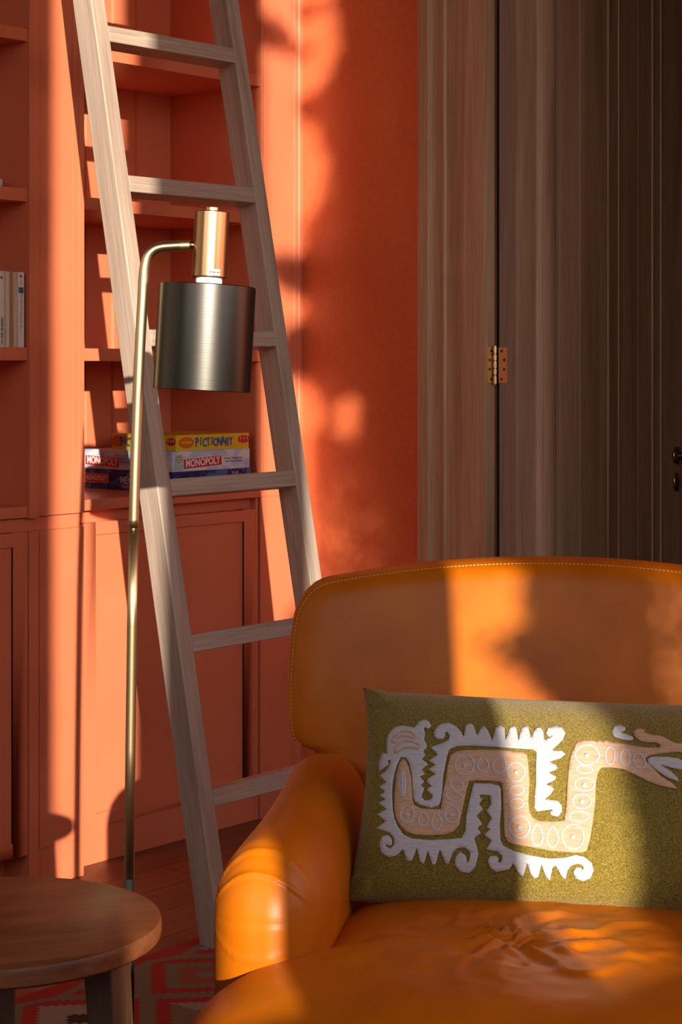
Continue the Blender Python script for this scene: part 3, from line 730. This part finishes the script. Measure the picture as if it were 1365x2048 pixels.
# stitching around the backrest's outer edge
bm = bmesh.new(); so = smooth_poly(outl, 420, 0)
for i in range(len(so)):
    a = Vector(so[i]); b = Vector(so[(i+1) % len(so)])
    if a.y < .60: continue
    c = Vector((.078, .66)); a2 = c+(a-c)*.972; b2 = c+(b-c)*.972; m2 = a2.lerp(b2, .62)
    ra = .972
    p = Vector(back_fn(a2.x, a2.y, ra, 1)); q = Vector(back_fn(m2.x, m2.y, ra, 1))
    tube(bm, [p+Vector((0, -.0007, 0)), q+Vector((0, -.0007, 0))], .0009, 5)
link('stitching', bm, THREAD, ch)
# arms
def arm_fn(s):
    def fn(co):
        x, y, z = co
        cy = y; t = max(0, min(1, (cy+.30)/.60))        # 0 front .. 1 back
        zz = z
        if z > 0: zz = z + .022*t - .004*(1-t)
        # swell at the front, narrower waist towards the back at the top outside
        bul = 1 + .06*math.exp(-((cy+.2)/.12)**2)
        x2 = x*bul - .034*t*t
        cr = .0015*math.exp(-((z-.13)/.006)**2) + .0018*math.exp(-((z-.085)/.006)**2)
        if cy < -.2: zz += 0
        return Vector((x2*s, y - cr*0, zz))
    return fn
for s in (-1, 1):
    bm = rbox(.0735, .315, .235, .066, .085, .105, 96 if s < 0 else 30, arm_fn(1))
    for v in bm.verts:
        c = v.co
        if c.y < -.17 and c.z > -.1:                     # gathered creases over the rounded front
            ry, rz = -(c.y+.23), c.z-.13; ph = math.atan2(rz, max(ry, 1e-4)); R0 = math.hypot(ry, rz)
            g = 0; xx = c.x/.0735
            for p0, am, wd_, cv in ((1.22, .0032, .020, -.22), (.84, .0034, .022, -.26), (.10, -.0016, .022, .08), (-.42, .0024, .022, .16)):
                pc0 = p0+cv*(xx+.15)**2
                fade = 1/(1+math.exp((xx-.35)/.12)) if p0 < .5 else 1/(1+math.exp((xx-.75)/.12))
                d_ = (ph-pc0); g += am*fade*(math.exp(-(d_/wd_)**2) if d_ < 0 else math.exp(-(d_/(wd_*3.0))**2))
            c.y -= g*math.cos(ph); c.z += g*max(0, math.sin(ph))
    if s > 0:
        for v in bm.verts: v.co.x *= -1
        bmesh.ops.reverse_faces(bm, faces=bm.faces)
    a = link('arm', bm, LEATHER, ch, mw=Matrix.Translation((-.287 if s < 0 else .442, -.255, .355)), smooth=True)
# seat cushion, T-shaped
so = [(-.245, -.02), (-.245, .06), (.40, .06), (.40, -.02), (.369, -.54), (.383, -.575), (.49, -.580), (.512, -.60), (.515, -.74), (.48, -.79), (.08, -.81), (-.31, -.79), (-.347, -.74), (-.350, -.60), (-.330, -.580), (-.245, -.575), (-.232, -.54), (-.240, -.30)]
so = smooth_poly(so, 260, 2)
WC = Vector((.032, -.478))
def seat_fn(x, y, rho, side):
    h = (1-rho**7)**.5
    if side < 0: return (x, y, .385 - .075*h)
    z = .385 + .062*h + .026*(1-(min(1, math.hypot((x-.07)/.42, (y+.42)/.42)))**2)
    d = Vector((x, y))-WC; r = d.length; th = math.atan2(d.y, d.x)
    n1 = noise.noise(Vector((x*14, y*14, 1.3))); n2 = noise.noise(Vector((x*34+5, y*34, 4.1)))
    fall = math.exp(-(r/.15)**2)
    z -= .010*math.exp(-(r/.022)**2)
    rg = 1-abs(math.sin(th*4.5+n1*3.2+n2*.8))*2
    z += fall*(.0042*rg*min(1, r/.025) + .013*n1 + .0038*n2)
    z -= .007*math.exp(-((r-.02)/.11)**2)
    z += .0022*math.exp(-(r/.20)**2)*(1-abs(noise.noise(Vector((x*11+7, y*16+3, 2.0))))*2)
    n4 = noise.noise(Vector((x*5+9, y*9, 7.7)))
    z += .004*n4*h
    return (x, y, z)
cush = link('seat_cushion', radial(so, (.07, -.42), 120, seat_fn), LEATHER, ch, smooth=True)
bm = bmesh.new(); sp = smooth_poly(so, 200, 0)
tube(bm, [(x*1.002, y*1.001, .388) for x, y in sp]+[(sp[0][0]*1.002, sp[0][1]*1.001, .388)], .0035, 8, cap=False)
link('cushion_piping', bm, LEATHER, cush, smooth=True)
link('seat_frame', rbox(.42, .355, .095, .03, .03, .03, 8), LEATHER, ch, mw=Matrix.Translation((.078, -.33, .205)), smooth=True)
for x, y in ((-.30, -.60), (.45, -.60), (-.30, .0), (.45, .0)):
    link('leg', lathe(bmesh.new(), [(.014, .006), (.016, .01), (.024, .12), (.024, .125)], 20), LEGW, ch, mw=Matrix.Translation((x, y, 0)), smooth=True)

# ------------------------------------------------------------------ cushion with embroidered serpent
PA, PB, PT = .300, .163, .068
pc = Vector((.318, 2.83, .586)) ; LEANP = math.radians(34); YAW = math.radians(-8.5)
PM = Matrix.Translation(pc) @ Matrix.Rotation(YAW, 4, 'Z') @ Matrix.Rotation(math.radians(1.0), 4, 'Y') @ Matrix.Rotation(PI/2-LEANP, 4, 'X')
pm_ = bmesh.new(); N = 72; grid = {}
for side in (1, -1):
    for i in range(N+1):
        for j in range(N+1):
            s = -1+2*i/N; t = -1+2*j/N
            s_ = math.sin(s*PI/2)*.35+s*.65; t_ = math.sin(t*PI/2)*.35+t*.65
            edge = abs(s_) >= 1-1e-9 or abs(t_) >= 1-1e-9
            if side == -1 and edge: grid[(side, i, j)] = grid[(1, i, j)]; continue
            ear = .016*(abs(s_)*abs(t_))**9
            a = PA*s_*(1-.045*(1-t_**2)*abs(s_)**3+ear*.5); b = PB*t_*(1-.035*(1-s_**2)**1.0*abs(t_)**3+ear)
            h = PT*(max(0, (1-abs(s_)**5))*max(0, (1-abs(t_)**3.2)))**.55
            w_ = noise.noise(Vector((a*9, b*9, 3.0)))*.004*min(1, h/PT)
            for su, sv in ((-1, 1), (-1, -1), (1, 1), (1, -1)):          # folds that run in from the corners
                du, dv = (1-s_*su)*PA, (1-t_*sv)*PB; rr = math.hypot(du, dv); aa = math.atan2(dv, du)
                w_ -= side*.007*math.exp(-(rr/.06)**2)*math.exp(-((aa-.95)/.22)**2)*min(1, rr/.01)
            z = side*h*(1.0 if side > 0 else .75)+w_
            if abs(t_) > .8 and abs(s_) > .9: z += .006
            grid[(side, i, j)] = pm_.verts.new((a, b, z))
for side in (1, -1):
    for i in range(N):
        for j in range(N):
            try: pm_.faces.new([grid[(side, i, j)], grid[(side, i+1, j)], grid[(side, i+1, j+1)], grid[(side, i, j+1)]])
            except ValueError: pass
bmesh.ops.recalc_face_normals(pm_, faces=pm_.faces)
bvh = BVHTree.FromBMesh(pm_)
cu = thing('throw_cushion', 'olive rectangular cushion embroidered with a white and tan serpent, on the armchair', 'cushion', PM)
link('cushion_cover', pm_, FELT, cu, smooth=True)
PMI = PM.inverted(); co_ = PMI @ cam.location
def onp(px, py):                        # point of the front cover seen at a traced point of the pattern
    d = (PMI.to_3x3() @ (P(px, py, 1.0)-Vector((0, 0, H)))).normalized()
    loc, nor, idx, dist = bvh.ray_cast(co_, d)
    return (loc, nor) if loc else (None, None)
def embroider(name, polys, mt, off=.0012, step=4.2):
    bm = bmesh.new()
    for poly in polys:
        pts = [Vector(p) for p in poly]
        dense = []
        for i in range(len(pts)):
            a, b = pts[i], pts[(i+1) % len(pts)]; n = max(1, int((b-a).length/step))
            for k in range(n): dense.append(a.lerp(b, k/n))
        n0 = len(dense)
        xs = [p.x for p in dense]; ys_ = [p.y for p in dense]
        def inside(x, y):
            c = False; j = n0-1
            for i in range(n0):
                if (dense[i].y > y) != (dense[j].y > y) and x < (dense[j].x-dense[i].x)*(y-dense[i].y)/(dense[j].y-dense[i].y)+dense[i].x: c = not c
                j = i
            return c
        extra = []
        y = min(ys_)
        while y < max(ys_):
            x = min(xs)
            while x < max(xs):
                if inside(x, y) and min((Vector((x, y))-p).length for p in dense) > step*.5: extra.append(Vector((x, y)))
                x += step*1.6
            y += step*1.6
        vs, es_, fs, *_ = delaunay_2d_cdt(dense+extra, [], [list(range(n0))], 1, .01)
        mp = {}
        for i, v in enumerate(vs):
            loc, nor = onp(v.x, v.y)
            if loc is None: mp[i] = None
            else: mp[i] = bm.verts.new(loc+nor*off)
        for f in fs:
            if any(mp[i] is None for i in f): continue
            cxy = sum((vs[i] for i in f), Vector((0, 0)))/len(f)
            if not inside(cxy.x, cxy.y): continue
            try: bm.faces.new([mp[i] for i in f])
            except ValueError: pass
    bmesh.ops.recalc_face_normals(bm, faces=bm.faces)
    for f in bm.faces:
        if f.normal.z < 0: f.normal_flip()
    o = link(name, bm, mt, cu, smooth=True)
    so_ = o.modifiers.new('thickness', 'SOLIDIFY'); so_.thickness = .0016; so_.offset = 0
    return o
SC = 4.015
def Lp(l): return [(720+x/SC, 1380+y/SC) for x, y in l]
def Rp(l): return [(1025+x/SC, 1380+y/SC) for x, y in l]
white = Lp([(245,340),(290,300),(340,290),(400,298),(440,310),(470,265),(520,240),(560,260),(575,295),(550,318),(525,300),(516,318),(527,350),(518,400),(540,440),(540,470),(520,480),(513,500),(530,525),(500,560),(552,600),(500,640),(525,680),(485,700),(520,740),(490,770),(520,790),(505,830),(500,860),(520,890),(570,885),(590,850),(560,825),(538,800),(580,775),(540,740),(545,715),(612,680),(550,640),(610,605),(555,570),(630,520),(568,463),(640,440),(715,405),(724,370),(703,338),(683,350),(690,370),(670,395),(630,400),(600,375),(598,340),(620,300),(660,275),(720,270),(780,300),(820,350),(835,385),(850,290),(885,272),(915,290),(942,370),(975,310),(1000,292),(1030,330),(1065,412),(1090,310),(1130,288),(1165,310),(1170,410),(1210,300)])
white += Rp([(18,290),(35,320),(50,415),(75,310),(100,290),(130,300),(150,390),(190,310),(220,300),(250,330),(258,405),(290,392),(328,362),(300,384),(270,350),(290,310),(340,290),(400,305),(428,350),(410,400),(370,440),(320,487),(400,490),(428,520),(390,550),(300,580),(350,605),(365,630),(340,650),(293,665),(355,700),(345,725),(270,762),(320,775),(335,800),(310,840),(262,880),(320,885),(370,895),(400,930),(400,980),(370,1020),(320,1010),(300,985),(330,960),(270,968),(200,978),(178,950),(180,850),(190,750),(190,600),(195,500),(165,480),(0,470)])
white += Lp([(1100,462),(900,450),(780,455),(720,480),(700,540),(690,600),(670,700),(665,800),(650,900),(635,930),(580,950),(500,930),(445,900),(430,850),(425,750),(420,680),(400,590),(372,545),(330,545),(308,590),(285,660),(268,750),(263,850),(268,950),(280,1030),(310,1100),(350,1160),(420,1195),(560,1207),(700,1202),(820,1190),(850,1130),(857,1020),(880,900),(905,800),(920,752),(1000,755),(1050,755),(1120,775),(1135,800),(1137,950),(1125,1080),(1130,1200),(1150,1250)])
white += Rp([(5,1290),(150,1330),(300,1355),(430,1345),(510,1325),(580,1340),(640,1390),(655,1450),(630,1510),(570,1535),(510,1510),(490,1460),(512,1425),(550,1425),(570,1447),(574,1425),(555,1402),(520,1395),(470,1415),(445,1450),(430,1515),(400,1502),(350,1410),(325,1425),(305,1528),(270,1500),(235,1400),(210,1500),(180,1512),(150,1480),(120,1388),(92,1492),(62,1482),(30,1430),(8,1390)])
white += Lp([(1205,1440),(1100,1460),(1050,1430),(1028,1370),(1050,1335),(1095,1333),(1118,1355),(1108,1382),(1138,1385),(1145,1330),(1110,1300),(1015,1280),(1060,1210),(1000,1165),(1050,1120),(1020,1100),(1060,1030),(1020,975),(1055,920),(1050,850),(965,843),(975,880),(990,870),(960,920),(992,960),(940,1010),(985,1080),(945,1110),(975,1150),(920,1190),(940,1250),(955,1320),(930,1420),(880,1470),(810,1460),(765,1400),(770,1340),(810,1300),(850,1330),(862,1368),(855,1390),(882,1370),(890,1310),(850,1265),(790,1270),(750,1300),(715,1397),(690,1392),(645,1280),(610,1402),(585,1402),(550,1290),(515,1397),(490,1382),(460,1270),(420,1372),(385,1377),(350,1280),(300,1330),(240,1345),(180,1310),(160,1240),(180,1180),(230,1165),(262,1200),(263,1240),(245,1255),(210,1238),(217,1260),(252,1275),(280,1240),(280,1190),(240,1145),(138,1113),(215,1055),(143,1000),(220,960),(158,910),(215,880),(163,850),(210,820),(160,780),(220,745),(165,690),(210,660),(248,600),(255,568),(228,565),(236,600),(165,655),(158,590),(190,505),(225,520),(218,450),(230,370)])
tan = Lp([(350,555),(318,600),(300,680),(290,780),(285,880),(283,960),(295,1030),(330,1090),(380,1140),(450,1165),(560,1172),(680,1165),(750,1140),(800,1085),(815,1010),(835,920),(860,800),(880,735),(950,730),(1060,733),(1140,745),(1150,800),(1155,950),(1160,1100),(1165,1170),(1190,1220)])
tan += Rp([(5,1238),(150,1262),(300,1290),(450,1305),(560,1310),(600,1290),(630,1180),(650,1050),(668,900),(672,760),(690,660),(720,625),(800,625),(900,640),(1000,690),(1100,740),(1200,775),(1330,800),(1290,755),(1200,700),(1120,620),(1060,560),(1100,530),(1200,512),(1340,500),(1440,540),(1540,560),(1600,520),(1560,470),(1440,440),(1310,432),(1270,410),(1200,375),(1120,365),(1062,345),(1065,325),(1010,312),(972,340),(985,380),(1040,418),(1100,425),(1160,425),(1195,450),(1180,468),(1100,468),(1050,465),(900,437),(750,412),(600,412),(520,418),(490,490),(465,550),(455,640),(445,740),(440,850),(435,950),(420,1050),(330,1060),(220,1055),(165,1030),(140,980),(130,900),(140,750),(130,600),(120,530),(90,505),(0,495)])
tan += Lp([(1150,488),(1000,485),(850,487),(770,500),(730,530),(710,600),(695,700),(685,760),(665,850),(655,960),(600,960),(500,955),(440,930),(425,870),(420,780),(415,700),(395,620),(375,575)])
tongue = Rp([(1085,560),(1120,540),(1250,540),(1340,555),(1420,600),(1440,650),(1340,642),(1280,627),(1185,602),(1280,660),(1330,710),(1340,742),(1240,702),(1150,640),(1095,592)])
curl = Rp([(800,340),(820,295),(870,285),(912,310),(905,332),(870,345),(960,375),(977,392),(955,412),(880,400),(820,380)])
embroider('white_embroidery', [white, tongue, curl], EMBW)
embroider('tan_embroidery', [tan], EMBT, .0012)
# stitched rings, drops and dots
def ring(c, rx, ry, w=2.2, n=22, drop=0, ang=0, dot=False):
    out = []; 
    for sgn in (1,):
        pts = []
        for k in range(n):
            t = 2*PI*k/n; x = rx*math.cos(t); y = ry*math.sin(t)
            if drop: x *= (1-.45*max(0, -math.sin(t)*drop)**1.0); 
            X = x*math.cos(ang)-y*math.sin(ang); Y = x*math.sin(ang)+y*math.cos(ang)
            pts.append((c[0]+X, c[1]+Y))
        out.append(pts)
    return out[0]
rings = []
for (x, y, rx, ry, dr, an, dot) in [(385,1003,56,66,0,0,1),(740,1003,58,66,0,0,1),(843,605,76,82,0,0,1),(1255,660,70,75,0,0,1),(1283,1100,82,88,0,0,1),
    (513,1042,40,54,1,0,0),(618,1060,40,66,1,0,0),(775,765,48,58,1,-.9,0),(757,860,38,68,1,-1.35,0),(990,600,46,60,1,0,0),(1125,605,56,68,1,.3,0),(1260,808,56,38,0,-.2,0),(1260,915,56,40,0,-.1,0),
    (1425,1165,46,86,1,0,0),(1547,1180,46,84,1,0,0),(1712,1180,88,98,0,0,1),(1760,1017,78,40,0,0,0),(1785,895,76,58,0,0,1),(1805,760,80,52,0,0,1),(1805,640,66,30,0,.1,0),(1825,525,96,80,0,0,1),(2010,530,38,70,0,0,0),(2130,545,38,62,0,0,0),(2245,575,45,62,0,-.5,0)]:
    rings.append((720+x/SC, 1380+y/SC, rx/SC, ry/SC, dr, an, dot))
bm = bmesh.new()
for x, y, rx, ry, dr, an, dot in rings:
    pts = ring((x, y), rx, ry, drop=dr, ang=an); P3 = []
    for p in pts+[pts[0]]:
        loc, nor = onp(*p)
        if loc is not None: P3.append(loc+nor*.0016)
    if len(P3) > 5: tube(bm, P3, .0016, 6, cap=False)
    if dot:
        loc, nor = onp(x, y+1)
        if loc is not None:
            M = Matrix.Translation(loc+nor*.0012) @ nor.to_track_quat('Z', 'Y').to_matrix().to_4x4()
            lathe(bm, [(.0038, 0), (.0034, .0018), (0, .0024)], 10, M)
def strand(bm, pts, r=.0016):
    P3 = []
    for p in spline(Lp(pts), 4):
        loc, nor = onp(*p)
        if loc is not None: P3.append(loc+nor*.0016)
    tube(bm, P3, r, 6)
strand(bm, [(345,650),(325,750),(350,860),(368,780),(365,700),(350,650)], .002); strand(bm, [(348,670),(348,840)], .0028)
link('embroidered_rings', bm, EMBW, cu, smooth=True)
bm = bmesh.new()
for s_ in ([(300,425),(262,415),(290,375),(350,340),(410,340),(460,380)], [(300,400),(350,375),(420,385),(450,390)], [(290,515),(310,450),(370,415),(440,425),(490,450)], [(300,510),(360,475),(430,465),(480,480)]): strand(bm, s_, .0020)
link('tan_swirls', bm, EMBT, cu, smooth=True)

# ------------------------------------------------------------------ garden plant outside the window (its leaves dapple the sun)
LEAFM = mat('leaf_green', (.06, .14, .03), .5)
def leaf_cluster(name, leaves, yy, label):
    bm = bmesh.new()
    for q, zr, lq, lz, ang in leaves:
        c = CORNER + U*room_at(q, yy) + W*yy; c.z = sunz(q, yy, zr)
        ca, sa = math.cos(ang), math.sin(ang)
        pts = []
        for k in range(14):
            t = 2*PI*k/14; a = math.cos(t)*lq; b = math.sin(t)*lz*(1-.3*abs(math.cos(t)))
            pts.append(c + PS*(a*ca-b*sa) + Vector((0, 0, 1))*(a*sa+b*ca) + HS*(.02*math.cos(t)))
        v = [bm.verts.new(p) for p in pts]; f = bm.faces.new(v)
        w_ = [bm.verts.new(p+HS*.0015) for p in pts]; bm.faces.new(w_[::-1])
        for k in range(14): bm.faces.new([v[k], w_[k], w_[(k+1) % 14], v[(k+1) % 14]])
    return bm
PLANT_Y = YB-2.6
def lerp_tab(tab, z):
    for (z0, v0), (z1, v1) in zip(tab, tab[1:]):
        if z1 <= z <= z0: return v1+(v0-v1)*(z-z1)/(z0-z1)
    return tab[-1][1]
EDGE = [(3.6, .94), (3.15, .95), (3.03, .955), (2.95, .93), (2.93, .86), (2.88, .86), (2.83, .905), (2.72, .93), (2.64, .92), (2.58, .885), (2.5, .87), (2.12, .875), (2.10, .91), (2.02, .92), (2.0, .90), (1.56, .90), (1.54, .87), (1.47, .82), (1.44, .845), (1.34, .845), (1.30, .83), (1.24, .86), (1.2, .895), (.8, .89)]
BLOB = [(.78, 3.075, .065, .05), (.85, 3.05, .05, .026), (.90, 3.16, .05, .02), (.74, 2.7, .02, .5), (.845, 2.43, .06, .06), (.78, 2.44, .05, .03), (.85, 2.22, .05, .08), (.80, 2.2, .03, .05), (.845, 1.314, .055, .026), (.80, 1.322, .028, .012)]
def cover(q, z):
    if any(((q-a)/c)**2+((z-b)/d)**2 < 1 for a, b, c, d in BLOB): return 1
    e = lerp_tab(EDGE, z)
    if q < e: return 0
    if 1.97 < z < 2.07 and .962 < q < .995: return 0
    if 1.50 < z < 1.98: return min(1, .60+max(0, z-1.75)*1.75+max(0, q-.98)*3.2)
    if 1.2 < z <= 1.56 and 1.06 < q < 1.15: return .7
    return 1
LEAVES = []
rl = random.Random(3)
q = .72
while q < 1.42:
    z = .78
    while z < 3.55:
        if .02 < cover(q, z) < 1 and cover(q, z+.02) > 0:
            z0_ = z; z += .017
            for ii in range(2):
                for jj in range(2):
                    if rl.random() < cover(q, z0_)*1.05: LEAVES.append((q+.0075*ii+rl.uniform(-.002, .002), z0_+.0085*jj+rl.uniform(-.002, .002), .0068, .0050, rl.uniform(0, PI)))
            continue
        qq = q+rl.uniform(-.006, .006); z2 = z+rl.uniform(-.006, .006)
        c = cover(qq, z2)
        if rl.random() < c:
            # keep the leaf inside the dark zone
            mn = min(cover(qq+.02, z2), cover(qq-.02, z2), cover(qq, z2+.02), cover(qq, z2-.02)); sz = .011 if mn < .4 else (.015 if mn < 1 else .021)
            LEAVES.append((qq, z2, sz, sz*.62, rl.uniform(0, PI)))
        z += .017
    q += .015
pt = link('garden_shrub', leaf_cluster('l', LEAVES, PLANT_Y, ''), LEAFM)
tag(pt, 'leafy garden branches outside the sunlit window', 'shrub')
